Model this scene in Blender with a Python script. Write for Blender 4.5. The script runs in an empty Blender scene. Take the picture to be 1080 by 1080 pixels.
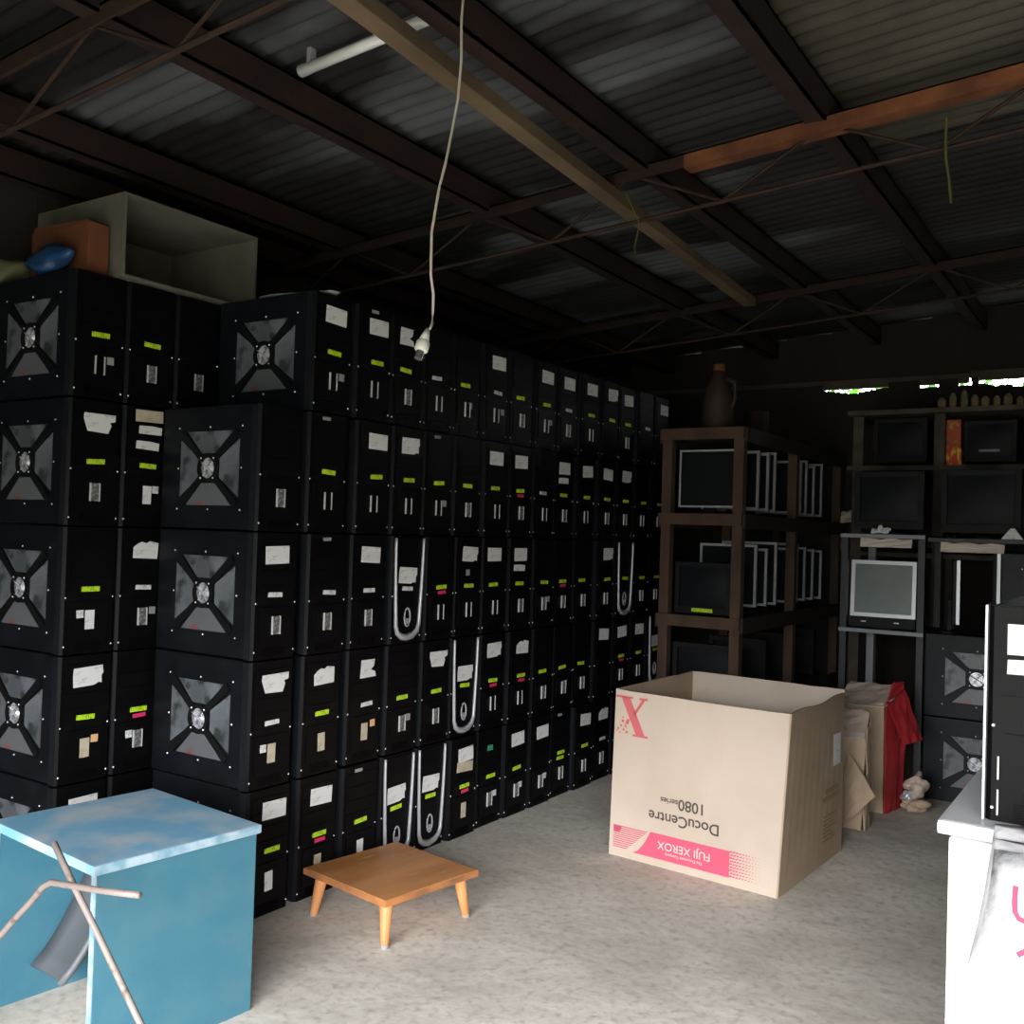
import bpy, bmesh, math, random
from mathutils import Vector, Matrix
random.seed(7)
SC = bpy.context.scene
COL = SC.collection
R = math.radians

# ------------------------------------------------------------------ camera
# world: +X runs along the wall of computer towers, +Y into it, Z up
f, yaw, pitch, roll, cz, cy = 1039.74, .580095, .0212233, .0314516, 1.31148, 2.49064
fw = Vector((math.cos(yaw)*math.cos(pitch), math.sin(yaw)*math.cos(pitch), math.sin(pitch)))
rt = Vector((math.sin(yaw), -math.cos(yaw), 0))
up = rt.cross(fw)
r2 = rt*math.cos(roll) + up*math.sin(roll)
u2 = up*math.cos(roll) - rt*math.sin(roll)
cam = bpy.data.cameras.new('camera'); co = bpy.data.objects.new('camera', cam); COL.objects.link(co)
cam.sensor_fit = 'HORIZONTAL'; cam.sensor_width = 36; cam.lens = 36*f/1080; cam.clip_start = .05
co.matrix_world = Matrix(((r2.x, u2.x, -fw.x, 0), (r2.y, u2.y, -fw.y, -cy), (r2.z, u2.z, -fw.z, cz), (0, 0, 0, 1)))
SC.camera = co

# ------------------------------------------------------------------ daylight
w = bpy.data.worlds.new('overcast_sky'); SC.world = w; w.use_nodes = True
bg = w.node_tree.nodes['Background']; bg.inputs[1].default_value = 32.0
_nt = w.node_tree; _tc = _nt.nodes.new('ShaderNodeTexCoord'); _sx = _nt.nodes.new('ShaderNodeSeparateXYZ'); _rp = _nt.nodes.new('ShaderNodeValToRGB')
_nt.links.new(_tc.outputs['Generated'], _sx.inputs[0]); _nt.links.new(_sx.outputs['Z'], _rp.inputs[0]); _nt.links.new(_rp.outputs[0], bg.inputs[0])
# sky graded by height to shape the daylight: dull low, bright band, dim overhead
_rp.color_ramp.elements[0].position = 0.0; _rp.color_ramp.elements[0].color = (.12, .125, .115, 1)
_rp.color_ramp.elements[1].position = 1.0; _rp.color_ramp.elements[1].color = (.16, .17, .17, 1)
for _p, _c in ((.08, .30), (.17, .95), (.40, 1.0), (.62, .62)):
    _e = _rp.color_ramp.elements.new(_p); _e.color = (_c*.97, _c*.985, _c, 1)
pl = bpy.data.lights.new('open_front_daylight', 'AREA'); pl.shape = 'RECTANGLE'; pl.size = 1.76; pl.size_y = 3.9
pl.cycles.is_portal = True
po = bpy.data.objects.new('open_front_daylight', pl); COL.objects.link(po)
po.location = (-.82, -2.55, .88); po.rotation_euler = (0, R(-90), 0)
vs = SC.view_settings
vs.view_transform = 'Standard'; vs.look = 'None'; vs.gamma = 1; vs.use_curve_mapping = False; vs.exposure = 0.0

# ------------------------------------------------------------------ materials
def mat(name, col, rough=.6, metal=0, col2=None, scale=8, detail=4, bump=0, lo=.4, hi=.65, stretch=(1, 1, 1), spec=.5,
        col3=None, scale3=40, lo3=.6, hi3=.7, coords='Object', trans=0):
    m = bpy.data.materials.new(name); m.use_nodes = True
    nt = m.node_tree; b = nt.nodes['Principled BSDF']
    b.inputs['Base Color'].default_value = (*col, 1); b.inputs['Roughness'].default_value = rough
    b.inputs['Metallic'].default_value = metal; b.inputs['Specular IOR Level'].default_value = spec
    if trans: b.inputs['Transmission Weight'].default_value = trans
    tc = nt.nodes.new('ShaderNodeTexCoord'); mp = nt.nodes.new('ShaderNodeMapping'); mp.inputs['Scale'].default_value = stretch
    nt.links.new(tc.outputs[coords], mp.inputs[0])
    def noise(s, d):
        n = nt.nodes.new('ShaderNodeTexNoise'); n.inputs['Scale'].default_value = s; n.inputs['Detail'].default_value = d
        nt.links.new(mp.outputs[0], n.inputs['Vector']); return n
    def ramp(n, a, z):
        r = nt.nodes.new('ShaderNodeMapRange'); r.inputs[1].default_value = a; r.inputs[2].default_value = z
        nt.links.new(n.outputs[0], r.inputs[0]); return r
    src = None
    if col2:
        n = noise(scale, detail); r = ramp(n, lo, hi)
        mx = nt.nodes.new('ShaderNodeMix'); mx.data_type = 'RGBA'
        mx.inputs[6].default_value = (*col, 1); mx.inputs[7].default_value = (*col2, 1)
        nt.links.new(r.outputs[0], mx.inputs[0]); src = mx.outputs[2]
        if col3:
            n3 = noise(scale3, 6); r3 = ramp(n3, lo3, hi3)
            m3 = nt.nodes.new('ShaderNodeMix'); m3.data_type = 'RGBA'
            nt.links.new(src, m3.inputs[6]); m3.inputs[7].default_value = (*col3, 1)
            nt.links.new(r3.outputs[0], m3.inputs[0]); src = m3.outputs[2]
        nt.links.new(src, b.inputs['Base Color'])
    if bump:
        nb = noise(scale*4, 6); bp = nt.nodes.new('ShaderNodeBump'); bp.inputs['Strength'].default_value = bump
        bp.inputs['Distance'].default_value = .01
        nt.links.new(nb.outputs[0], bp.inputs['Height']); nt.links.new(bp.outputs[0], b.inputs['Normal'])
    return m

M = {}
M['floor'] = mat('worn_concrete', (.54, .495, .43), .9, 0, (.72, .67, .60), 2.2, 10, .5, .35, .68, col3=(.36, .32, .265), scale3=34, lo3=.50, hi3=.85)
M['outside'] = mat('pale_ground', (.16, .15, .12), .9, 0, (.10, .12, .07), 1.5, 6, .2)
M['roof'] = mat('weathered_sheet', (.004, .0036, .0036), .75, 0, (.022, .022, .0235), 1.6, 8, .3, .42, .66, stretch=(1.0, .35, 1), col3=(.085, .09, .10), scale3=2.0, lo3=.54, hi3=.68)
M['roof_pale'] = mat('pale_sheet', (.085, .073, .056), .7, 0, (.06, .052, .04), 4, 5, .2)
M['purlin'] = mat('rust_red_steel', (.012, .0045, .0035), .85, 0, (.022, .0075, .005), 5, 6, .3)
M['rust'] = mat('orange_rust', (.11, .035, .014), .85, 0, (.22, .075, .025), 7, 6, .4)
M['rod'] = mat('rusty_rod', (.035, .015, .008), .85, 0, (.018, .008, .005), 12, 4)
M['timber'] = mat('pale_timber', (.17, .12, .068), .8, 0, (.10, .066, .038), 6, 5, .2, stretch=(.3, 1, 1))
M['wall'] = mat('dark_boards', (.018, .014, .011), .9, 0, (.03, .023, .018), 3, 6, .3, stretch=(1, 1, .3))
M['case'] = mat('black_painted_steel', (.0045, .0055, .0078), .45, 0, (.0085, .010, .014), 9, 6, 0, .4, .75, spec=.2)
M['bezel'] = mat('black_plastic', (.0028, .0025, .003), .45, 0, (.006, .005, .006), 11, 5, 0, .5, .8, spec=.10)
M['bezel_lit_edge'] = mat('lit_black_plastic', (.008, .0105, .014), .42, spec=.3)
M['brace'] = mat('matte_black_plastic', (.0045, .005, .006), .55, spec=.25)
M['window'] = mat('dusty_side_window', (.085, .095, .108), .35, 0, (.19, .205, .23), 7, 5, 0, .40, .66, col3=(.035, .042, .042), scale3=14, lo3=.5, hi3=.62, coords='Object')
M['window_red'] = mat('dusty_side_window_with_red_parts_inside', (.12, .127, .138), .35, 0, (.22, .07, .06), 9, 2, 0, .60, .72)
M['hub'] = mat('bright_fan_guard', (.75, .76, .80), .25, .5, (.25, .26, .30), 40, 2, .0, .4, .6)
M['screw'] = mat('bright_screw', (.85, .87, .9), .25, .3)
M['silver'] = mat('silver_plastic', (.50, .51, .54), .35, .35)
M['bar'] = mat('bright_bar', (.62, .64, .62), .35, .2)
M['slot'] = mat('grey_port_plate', (.10, .10, .10), .5, 0, (.30, .30, .28), 90, 3, 0, .52, .6)
M['paper'] = mat('white_paper', (.74, .74, .73), .7, 0, (.50, .50, .50), 60, 3, 0, .56, .66, stretch=(.35, 1, 1.6))
M['buff'] = mat('buff_paper', (.56, .49, .36), .75, 0, (.44, .38, .28), 30, 3)
M['lime'] = mat('lime_strip', (.50, .78, .02), .5, 0, (.20, .33, .02), 300, 1, 0, .55, .66, stretch=(1, 1, .22))
M['whitestrip'] = mat('white_strip', (.72, .73, .72), .6, 0, (.34, .34, .34), 300, 1, 0, .55, .66, stretch=(1, 1, .22))
M['pink'] = mat('pink_strip', (.75, .03, .13), .5)
M['green'] = mat('green_sticker', (.04, .30, .16), .5)
M['orange'] = mat('orange_square', (.75, .45, .22), .6)
M['dust'] = mat('grey_mark', (.30, .30, .30), .7)
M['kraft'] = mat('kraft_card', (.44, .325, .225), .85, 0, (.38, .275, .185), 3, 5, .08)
M['kraft_pale_or_lit'] = mat('pale_or_lit_kraft_card', (.56, .46, .375), .85, 0, (.50, .405, .325), 3, 5, .08)  # lighter card; also colours in the light on faces turned to it
M['boxpink'] = mat('pink_ink', (.60, .09, .16), .8)
M['boxred'] = mat('red_ink', (.58, .12, .13), .8)
M['boxblack'] = mat('black_ink', (.07, .055, .05), .8)
M['boxfade'] = mat('faded_ink', (.30, .20, .12), .85)
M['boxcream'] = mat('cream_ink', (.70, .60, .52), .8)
M['blue_lit_top'] = mat('sky_lit_blue_paint', (.22, .50, .72), .38, 0, (.56, .64, .72), 6, 9, .08, .42, .66)  # scuffed blue paint made paler for the top, which faces the sky
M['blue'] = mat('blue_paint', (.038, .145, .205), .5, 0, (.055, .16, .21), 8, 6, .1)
M['blue_edge'] = mat('worn_blue_edge', (.36, .45, .52), .55, 0, (.16, .30, .38), 25, 5)
M['tube'] = mat('pale_enamelled_tube', (.27, .22, .20), .5, .1, (.15, .10, .07), 40, 4, 0, .55, .7)
M['greyplastic'] = mat('grey_plastic', (.12, .125, .135), .5)
M['stool'] = mat('orange_varnished_wood', (.66, .30, .115), .38, 0, (.50, .20, .065), 5, 6, .1, stretch=(.35, 2, 1), col3=(.60, .47, .36), scale3=11, lo3=.62, hi3=.70)
M['stool_edge'] = mat('worn_wood_edge', (.24, .11, .05), .6, 0, (.50, .19, .06), 9, 5, .2)
M['shelfwood'] = mat('old_brown_wood', (.085, .045, .025), .8, 0, (.045, .026, .016), 7, 6, .25, stretch=(1, 1, .4))
M['darkwood'] = mat('dark_brown_wood', (.025, .016, .011), .8, 0, (.016, .010, .008), 7, 6, .2)
M['rack'] = mat('dark_grey_metal', (.014, .015, .019), .5)
M['rackedge'] = mat('light_grey_edge', (.24, .25, .27), .45)
M['plank'] = mat('grey_brown_plank', (.09, .07, .055), .85, 0, (.05, .04, .03), 8, 5, .2)
M['screen'] = mat('grey_screen', (.11, .145, .135), .35, 0, (.09, .12, .115), 6, 3)
M['darkscreen'] = mat('dark_screen', (.006, .007, .009), .5, spec=.15)
M['crt'] = mat('dark_monitor_plastic', (.0035, .0035, .0045), .6, 0, (.006, .006, .0075), 6, 4, spec=.25)
M['white'] = mat('white_enamel', (.92, .93, .94), .35)
M['sack'] = mat('white_woven_sack', (.68, .67, .68), .75, 0, (.10, .095, .11), 8, 9, .25, .555, .63)
M['sackink'] = mat('faded_red_ink', (.55, .05, .11), .8)
M['redcard'] = mat('red_printed_card', (.45, .022, .03), .6, 0, (.30, .015, .02), 6, 4)
M['tealcard'] = mat('teal_print', (.13, .22, .24), .8, 0, (.40, .31, .22), 14, 3, 0, .45, .6)
M['orangebox'] = mat('orange_brown_card', (.17, .055, .018), .85, 0, (.11, .034, .012), 4, 4)
M['plypanel'] = mat('grey_beige_board', (.14, .13, .10), .85, 0, (.09, .085, .065), 4, 6, .1)
M['olive'] = mat('olive_cloth', (.10, .10, .05), .9)
M['bluebag'] = mat('blue_plastic_bag', (.012, .045, .13), .4, 0, (.02, .07, .18), 12, 3, .3)
M['cable'] = mat('ivory_cable', (.55, .50, .42), .6)
M['socket'] = mat('ivory_socket', (.72, .71, .62), .4)
M['chrome'] = mat('bright_metal', (.7, .7, .7), .25, .9)
M['string'] = mat('yellow_green_string', (.09, .10, .02), .9)
M['jug'] = mat('brown_plastic', (.035, .020, .011), .7)
M['leaf'] = mat('leaf_green', (.10, .34, .04), .6, 0, (.25, .55, .08), 20, 3)
M['yellowpack'] = mat('yellow_red_printed_pack', (.80, .55, .04), .6, 0, (.70, .05, .02), 26, 3, 0, .46, .54, stretch=(1, 1.6, .6))
M['redpack'] = mat('red_printed_pack', (.45, .06, .02), .6, 0, (.35, .30, .03), 30, 3, 0, .55, .62)
M['oddments'] = mat('brown_oddments', (.20, .13, .07), .8, 0, (.08, .10, .05), 30, 3)
M['tubelamp'] = mat('white_glass_tube', (.80, .80, .78), .3)

# ------------------------------------------------------------------ mesh helpers
def box(bm, x0, x1, y0, y1, z0, z1):
    v = [bm.verts.new(p) for p in ((x0,y0,z0),(x1,y0,z0),(x1,y1,z0),(x0,y1,z0),(x0,y0,z1),(x1,y0,z1),(x1,y1,z1),(x0,y1,z1))]
    for q in ((3,2,1,0),(4,5,6,7),(0,1,5,4),(1,2,6,5),(2,3,7,6),(3,0,4,7)):
        bm.faces.new([v[i] for i in q])
    return v
def B(*boxes):
    bm = bmesh.new()
    for b in boxes: box(bm, *b)
    return bm
def mesh(name, bm, m, bevel=0, smooth=False):
    if bevel:
        bmesh.ops.bevel(bm, geom=bm.edges[:], offset=bevel, segments=2, affect='EDGES', profile=.7, clamp_overlap=True)
    bmesh.ops.recalc_face_normals(bm, faces=bm.faces[:])
    me = bpy.data.meshes.new(name); bm.to_mesh(me); bm.free()
    if smooth:
        for p in me.polygons: p.use_smooth = True
    for mm in (m if isinstance(m, (list, tuple)) else [m]): me.materials.append(M[mm])
    return me
def link(name, me, parent=None, loc=(0,0,0), rot=(0,0,0)):
    o = bpy.data.objects.new(name, me); COL.objects.link(o)
    o.location = loc; o.rotation_euler = rot
    if parent: o.parent = parent
    return o
def obj(name, bm, m, parent=None, loc=(0,0,0), rot=(0,0,0), bevel=0, smooth=False):
    return link(name, mesh(name, bm, m, bevel, smooth), parent, loc, rot)
def tag(o, label, cat, group=None):
    o['label'] = label; o['category'] = cat
    if group: o['group'] = group
    return o
def thing(name, label, cat, loc=(0,0,0), rz=0, group=None, rot=None):
    o = link(name, None, None, loc, rot or (0,0,rz)); return tag(o, label, cat, group)
def struct(name, bm, m, **k):
    o = obj(name, bm, m, **k); o['kind'] = 'structure'; return o
def tube(bm, pts, r, n=8, rs=None):
    pts = [Vector(p) for p in pts]; rings = []
    for i, p in enumerate(pts):
        d = (pts[min(i+1, len(pts)-1)] - pts[max(i-1, 0)]).normalized()
        a = Vector((0,0,1)) if abs(d.z) < .9 else Vector((1,0,0))
        s = d.cross(a).normalized(); t = d.cross(s)
        rr = rs[i] if rs else r
        rings.append([bm.verts.new(p + rr*(math.cos(2*math.pi*k/n)*s + math.sin(2*math.pi*k/n)*t)) for k in range(n)])
    for a, b in zip(rings, rings[1:]):
        for k in range(n): bm.faces.new((a[k], a[(k+1)%n], b[(k+1)%n], b[k]))
    bm.faces.new(rings[0][::-1]); bm.faces.new(rings[-1])
def T(pts, r, n=8, rs=None):
    bm = bmesh.new(); tube(bm, pts, r, n, rs); return bm
def lathe(prof, n=16):
    bm = bmesh.new(); rings = []
    for r, z in prof:
        rings.append([bm.verts.new((r*math.cos(2*math.pi*k/n), r*math.sin(2*math.pi*k/n), z)) for k in range(n)])
    for a, b in zip(rings, rings[1:]):
        for k in range(n): bm.faces.new((a[k], a[(k+1)%n], b[(k+1)%n], b[k]))
    bm.faces.new(rings[0][::-1]); bm.faces.new(rings[-1]); return bm
def prism(bm, pts, axis, a, b):
    """extrude a 2-D polygon along axis; pts are the two remaining coordinates in order"""
    def P(p, t):
        return {'x': (t, p[0], p[1]), 'y': (p[0], t, p[1]), 'z': (p[0], p[1], t)}[axis]
    A = [bm.verts.new(P(p, a)) for p in pts]; Z = [bm.verts.new(P(p, b)) for p in pts]
    n = len(pts)
    bm.faces.new(A[::-1]); bm.faces.new(Z)
    for i in range(n): bm.faces.new((A[i], A[(i+1)%n], Z[(i+1)%n], Z[i]))
def PR(pts, axis, a, b):
    bm = bmesh.new(); prism(bm, pts, axis, a, b); return bm
def text_mesh(name, s, size, m, depth=.0006, bold=False):
    c = bpy.data.curves.new(name, 'FONT'); c.body = s; c.size = size; c.extrude = depth
    c.align_x = 'CENTER'; c.align_y = 'CENTER'
    if bold: c.offset = size*.010
    o = bpy.data.objects.new(name, c); COL.objects.link(o)
    bpy.context.view_layer.update()
    me = bpy.data.meshes.new_from_object(o.evaluated_get(bpy.context.evaluated_depsgraph_get()))
    bpy.data.objects.remove(o); bpy.data.curves.remove(c)
    me.name = name; me.materials.clear(); me.materials.append(M[m]); return me

# ------------------------------------------------------------------ shed
XF, XB, YL, YR = -.85, 7.0, 1.25, -4.5
def roofz(y): return 2.78 - .07*y
struct('floor', B((XF, XB+.1, YR, YL, -.1, 0)), 'floor')
struct('floor', B((-14, XF, -14, 12, -.14, -.04)), 'outside')
struct('floor', B((XB+.1, 12, -14, 12, -.14, -.04)), 'outside')
def corr(x0, x1, y0, y1, zf, n=6, pitch=.076, amp=.0135, th=.002):
    bm = bmesh.new(); nx = int((x1-x0)/pitch*8); g = []
    for i in range(nx+1):
        x = x0 + (x1-x0)*i/nx; c = []
        for j in range(n+1):
            y = y0 + (y1-y0)*j/n
            c.append(bm.verts.new((x, y, zf(x, y) + amp*math.sin(2*math.pi*x/pitch))))
        g.append(c)
    for i in range(nx):
        for j in range(n): bm.faces.new((g[i][j], g[i+1][j], g[i+1][j+1], g[i][j+1]))
    return bm
# ceiling: corrugated sheets lapped over the purlins
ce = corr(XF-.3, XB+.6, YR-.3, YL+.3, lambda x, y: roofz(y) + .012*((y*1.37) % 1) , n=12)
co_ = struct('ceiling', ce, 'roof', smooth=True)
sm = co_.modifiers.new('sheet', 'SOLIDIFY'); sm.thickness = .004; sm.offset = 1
# one newer pale sheet underneath, top right
ps = corr(2.75, 3.95, -2.75, -1.52, lambda x, y: roofz(y) - .012, n=2)
o = struct('ceiling', ps, 'roof_pale', smooth=True); sm = o.modifiers.new('sheet', 'SOLIDIFY'); sm.thickness = .003; sm.offset = 1
def boards(x0, x1, axis, a, b, z0, z1, step=.16, seed=1):
    rnd = random.Random(seed); bm = bmesh.new(); t = x0
    while t < x1 - 1e-6:
        e = min(t+step, x1); d = rnd.uniform(-.006, .006)
        if axis == 'x': box(bm, a+d, b+d, t, e, z0, z1 if isinstance(z1, (int, float)) else z1(rnd))
        else: box(bm, t, e, a+d, b+d, z0, z1 if isinstance(z1, (int, float)) else z1(rnd))
        t = e
    return bm
struct('wall_left', boards(XF, XB+.1, 'y', YL, YL+.05, 0, 2.70, seed=2), 'wall')
struct('wall_right', boards(XF, XB+.1, 'y', YR-.05, YR, 0, 3.09, seed=3), 'wall')
bm = bmesh.new(); rr = random.Random(14); y = YR
while y < YL:
    c = y + .02
    top = 2.42
    if -.92 < c < -.50: top = 2.352 + .03*abs((c+.70)/.2)
    if -1.24 < c < -1.13: top = 2.372
    if -1.44 < c < -1.37: top = 2.372
    if c < -1.50: top = 2.375 - .03*min(1, (-1.5-c)/.4) + rr.uniform(-.008, .006)
    if c < -3.0: top = 2.42
    box(bm, XB, XB+.03, y, y+.0402, 0, top); y += .04
struct('wall_back', bm, 'wall')
def low(r): return r
bm = bmesh.new(); rr = random.Random(5); y = YR
while y < YL:
    e = min(y+.33, YL); d = 2.43
    box(bm, XB+.06, XB+.085, y, e+.001, d, roofz(y)-.02); y = e
struct('wall_back_upper', bm, 'wall')
struct('trim_1', B((XB+.03, XB+.058, YR, -1.45, 2.405, 2.47), (XB+.03, XB+.058, -1.44, YL, 2.392, 2.455)), 'plank')
struct('wall_front_unseen', boards(YR, -.6, 'x', XF-.05, XF, 1.76, 3.09, step=.3, seed=8), 'wall')  # unseen header, added low to keep daylight off the roof and upper rows
struct('wall_front_unseen', boards(-.6, YL, 'x', XF-.05, XF, 0, 2.82, step=.15, seed=9), 'wall')  # unseen; closes the left of the front to narrow the daylight

# ------------------------------------------------------------------ roof timbers and steel
PY = [(1.08, 'first'), (.70, 'second'), (-.12, ''), (-.84, ''), (-1.50, ''), (-2.25, ''), (-3.0, ''), (-3.8, '')]
PL = ['dark steel purlin tight over the left wall', 'dark red steel purlin passing above the big wooden box on the left',
      'thick dark red purlin crossing over the white tube lamp', 'dark red purlin just right of the pale timber batten',
      'dark red purlin crossing behind the orange rusty truss chord', 'dark purlin near the pale roof sheet at upper right',
      'dark purlin over the white cabinet side', 'dark purlin nearest the right wall']
pur = None
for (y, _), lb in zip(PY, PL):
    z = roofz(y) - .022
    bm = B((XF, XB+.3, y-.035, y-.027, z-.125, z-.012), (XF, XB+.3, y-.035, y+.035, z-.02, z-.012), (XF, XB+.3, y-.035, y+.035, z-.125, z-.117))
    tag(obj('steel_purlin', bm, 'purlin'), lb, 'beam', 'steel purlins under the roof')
def truss(X, label, m):
    t = thing('roof_truss', label, 'truss', (X, 0, 0), 0, 'rusty trusses spanning the shed')
    bm = bmesh.new()
    y0, y1 = YR, YL
    zt = lambda y: roofz(y) - .130
    for dx0, dx1, dz0, dz1 in ((-.03, .03, -.006, 0), (-.03, -.024, -.05, 0)):
        v = [bm.verts.new((xx, yy, zt(yy)+dz)) for yy in (y0, y1) for xx, dz in ((dx0, dz0), (dx1, dz0), (dx1, dz1), (dx0, dz1))]
        for q in ((0,1,2,3),(7,6,5,4),(0,4,5,1),(1,5,6,2),(2,6,7,3),(3,7,4,0)): bm.faces.new([v[i] for i in q])
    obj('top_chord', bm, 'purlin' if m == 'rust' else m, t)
    if m == 'rust':   # rusty length coloured bright where lit; the dim rest is coloured dark
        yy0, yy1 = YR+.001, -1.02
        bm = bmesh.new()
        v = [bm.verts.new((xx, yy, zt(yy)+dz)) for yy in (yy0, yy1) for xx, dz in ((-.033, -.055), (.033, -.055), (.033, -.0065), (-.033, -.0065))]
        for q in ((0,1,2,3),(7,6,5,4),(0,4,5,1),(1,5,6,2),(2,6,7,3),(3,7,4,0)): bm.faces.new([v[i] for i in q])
        obj('lit_rust_chord', bm, m, t)
    obj('bottom_chord', T([(0, y0, zt(y0)-.20), (0, y1, zt(y1)-.20)], .008, 6), 'rod', t)
    y = y0+.1; a = True
    i = 0
    while y < y1-.3:
        p = (0, y, zt(y)-(.02 if a else .20)); q = (0, y+.36, zt(y+.36)-(.20 if a else .02))
        obj('web_rod', T([p, q], .006, 6), 'rod', t); y += .36; a = not a; i += 1
    return t
truss(1.55, 'thin rusty roof truss at the upper left, nearest the camera', 'rod')
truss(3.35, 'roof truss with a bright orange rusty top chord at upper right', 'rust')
truss(5.35, 'dim rusty truss farthest back in the shed', 'purlin')
bm = B((-.0, 3.95, -.032, .032, -.022, .022))
tag(obj('timber_batten', bm, 'timber', loc=(1.25, -.84, 2.615), rot=(0, 0, .06), bevel=.003), 'long pale timber batten slung under the roof, paler than the steel purlins', 'timber')
# unlit tube lamp
t = thing('tube_lamp', 'unlit white fluorescent tube under the roof at the top edge', 'lamp', (2.10, -.30, 2.69), 0)
obj('glass_tube', T([(0,-.03,0),(0,-.52,.034)], .017, 12), 'tubelamp', t, smooth=True)
obj('end_cap', T([(0,0,-.002),(0,-.035,0)], .018, 12), 'silver', t)
obj('end_cap', T([(0,-.52,.034),(0,-.555,.036)], .018, 12), 'silver', t)
for y0, z0 in ((-.05, .012), (-.50, .046)): obj('bracket', B((-.012,.012,y0,y0+.015,z0,z0+.045)), 'silver', t)
# hanging flex with lamp holder
t = thing('hanging_lamp_holder', 'white lamp holder dangling from a long ivory flex, without a bulb', 'lamp holder', (1.974, -.9, 1.759))
pts = [(2.115,2.84),(2.11,2.70),(2.102,2.576),(2.096,2.47),(2.083,2.376),(2.05,2.285),(2.025,2.205),(2.012,2.09),(2.005,1.975),(2.015,1.925),(2.027,1.88),(2.020,1.85),(2.002,1.832)]
obj('flex', T([(x-1.974, .006*math.sin(i*2), z-1.759) for i, (x, z) in enumerate(pts)], .0036, 8), 'cable', t, smooth=True)
ax = Vector((-.032, 0, -.075)).normalized(); p0 = Vector((.028, 0, .074))
obj('holder_cap', T([p0, p0+ax*.017, p0+ax*.038], 0, 14, [.005, .010, .0145]), 'socket', t, smooth=True)
obj('socket_shell', T([p0+ax*.038, p0+ax*.042, p0+ax*.064, p0+ax*.068], 0, 14, [.0145, .018, .018, .0135]), 'socket', t, smooth=True)
obj('metal_thread', T([p0+ax*.068, p0+ax*.09], .011, 12), 'chrome', t)
tag(obj('knotted_string', T([(3.3,-1.917,2.66),(3.3,-1.915,2.60),(3.3,-1.917,2.53),(3.3,-1.928,2.46),(3.3,-1.935,2.385)], .004, 6), 'string'), 'yellow-green string hanging from the roof at the upper right', 'string')
tag(obj('string_tail', T([(3.30,-.80,2.60),(3.32,-.847,2.485),(3.31,-.834,2.40),(3.30,-.842,2.36)], .003, 6), 'string'), 'short dull string tied round the pale timber batten', 'string')

# ------------------------------------------------------------------ computer towers
W, H, D = .200, .427, .50
hw = W/2
me_body = mesh('body', B((-.094, .094, .035, D, .004, H)), 'case', .004)
def bezel_bm():
    bm = bmesh.new()
    # softly bowed front, outer frame
    pts = [(-hw, .04), (-hw, .012), (-hw+.010, .002), (hw-.010, .002), (hw, .012), (hw, .04)]
    prism(bm, pts, 'z', .002, H-.002)
    # drive covers
    for z0, z1 in ((.352, .398), (.303, .349), (.254, .300)):
        box(bm, -.078, .078, -.001, .006, z0, z1)
    box(bm, -.078, .078, -.0005, .006, .196, .250)
    box(bm, -.070, .070, -.002, .006, .048, .176)
    for k in range(6): box(bm, -.05, .05, -.001, .005, .012+.005*k, .0145+.005*k)
    return bm
me_bezel = mesh('front_bezel', bezel_bm(), 'bezel')
me_edge = mesh('lit_edge_strip', B((-hw-.0008, -hw+.0005, .010, .038, .004, H-.004)), 'bezel_lit_edge')  # bezel side catching the light, painted as a lighter strip
me_screw = mesh('screw', lathe([(.0032, 0), (.0032, .0015), (.0015, .0028)], 8), 'screw')
me_bars = mesh('button_panel', B((-.019, -.0145, -.006, 0, 0, .062), (.0145, .019, -.006, 0, 0, .062)), 'bar', .001)
me_plate = mesh('port_plate', B((-.0144, .0144, -.0045, 0, .001, .061)), 'slot')
me_cover = mesh('port_plate', B((-.0144, .0144, -.0035, 0, .001, .061)), 'bezel')
# side window: four dusty panes, a black X brace, a bright fan guard
YC, ZC, HWY, HWZ = .25, .212, .150, .128
def pane_bm(which):
    g = .016
    y0, y1, z0, z1 = YC-HWY, YC+HWY, ZC-HWZ, ZC+HWZ; c = .042
    if which == 'top': p = [(y0+.035, z1), (y1-.035, z1), (YC+c*.9, ZC+c+.01), (YC-c*.9, ZC+c+.01)]
    if which == 'bottom': p = [(y0+.035, z0), (YC-c*.9, ZC-c-.01), (YC+c*.9, ZC-c-.01), (y1-.035, z0)]
    if which == 'left': p = [(y0, z0+.030), (y0, z1-.030), (YC-c-.012, ZC+c*.8), (YC-c-.012, ZC-c*.8)]
    if which == 'right': p = [(y1, z0+.030), (YC+c+.012, ZC-c*.8), (YC+c+.012, ZC+c*.8), (y1, z1-.030)]
    return PR(p, 'x', -.0958, -.0938)
me_panes = [mesh('window_pane', pane_bm(k), m) for k, m in (('top', 'window'), ('left', 'window'), ('right', 'window'), ('bottom', 'window_red'))]
def brace_bm():
    bm = bmesh.new()
    for sy in (-1, 1):
        for sz in (-1, 1):
            a = Vector((YC+sy*.030, ZC+sz*.030)); b = Vector((YC+sy*(HWY-.008), ZC+sz*(HWZ-.004)))
            d = (b-a).normalized(); n = Vector((-d.y, d.x))*.012
            prism(bm, [tuple(a-n), tuple(b-n*1.1), tuple(b+n*1.1), tuple(a+n)], 'x', -.1015, -.095)
    # ring round the fan
    N = 28; ro, ri = .052, .036
    for k in range(N):
        a, b = 2*math.pi*k/N, 2*math.pi*(k+1)/N
        prism(bm, [(YC+ri*math.cos(a), ZC+ri*math.sin(a)), (YC+ro*math.cos(a), ZC+ro*math.sin(a)), (YC+ro*math.cos(b), ZC+ro*math.sin(b)), (YC+ri*math.cos(b), ZC+ri*math.sin(b))], 'x', -.104, -.095)
    return bm
me_brace = mesh('window_brace', brace_bm(), 'brace')
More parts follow.
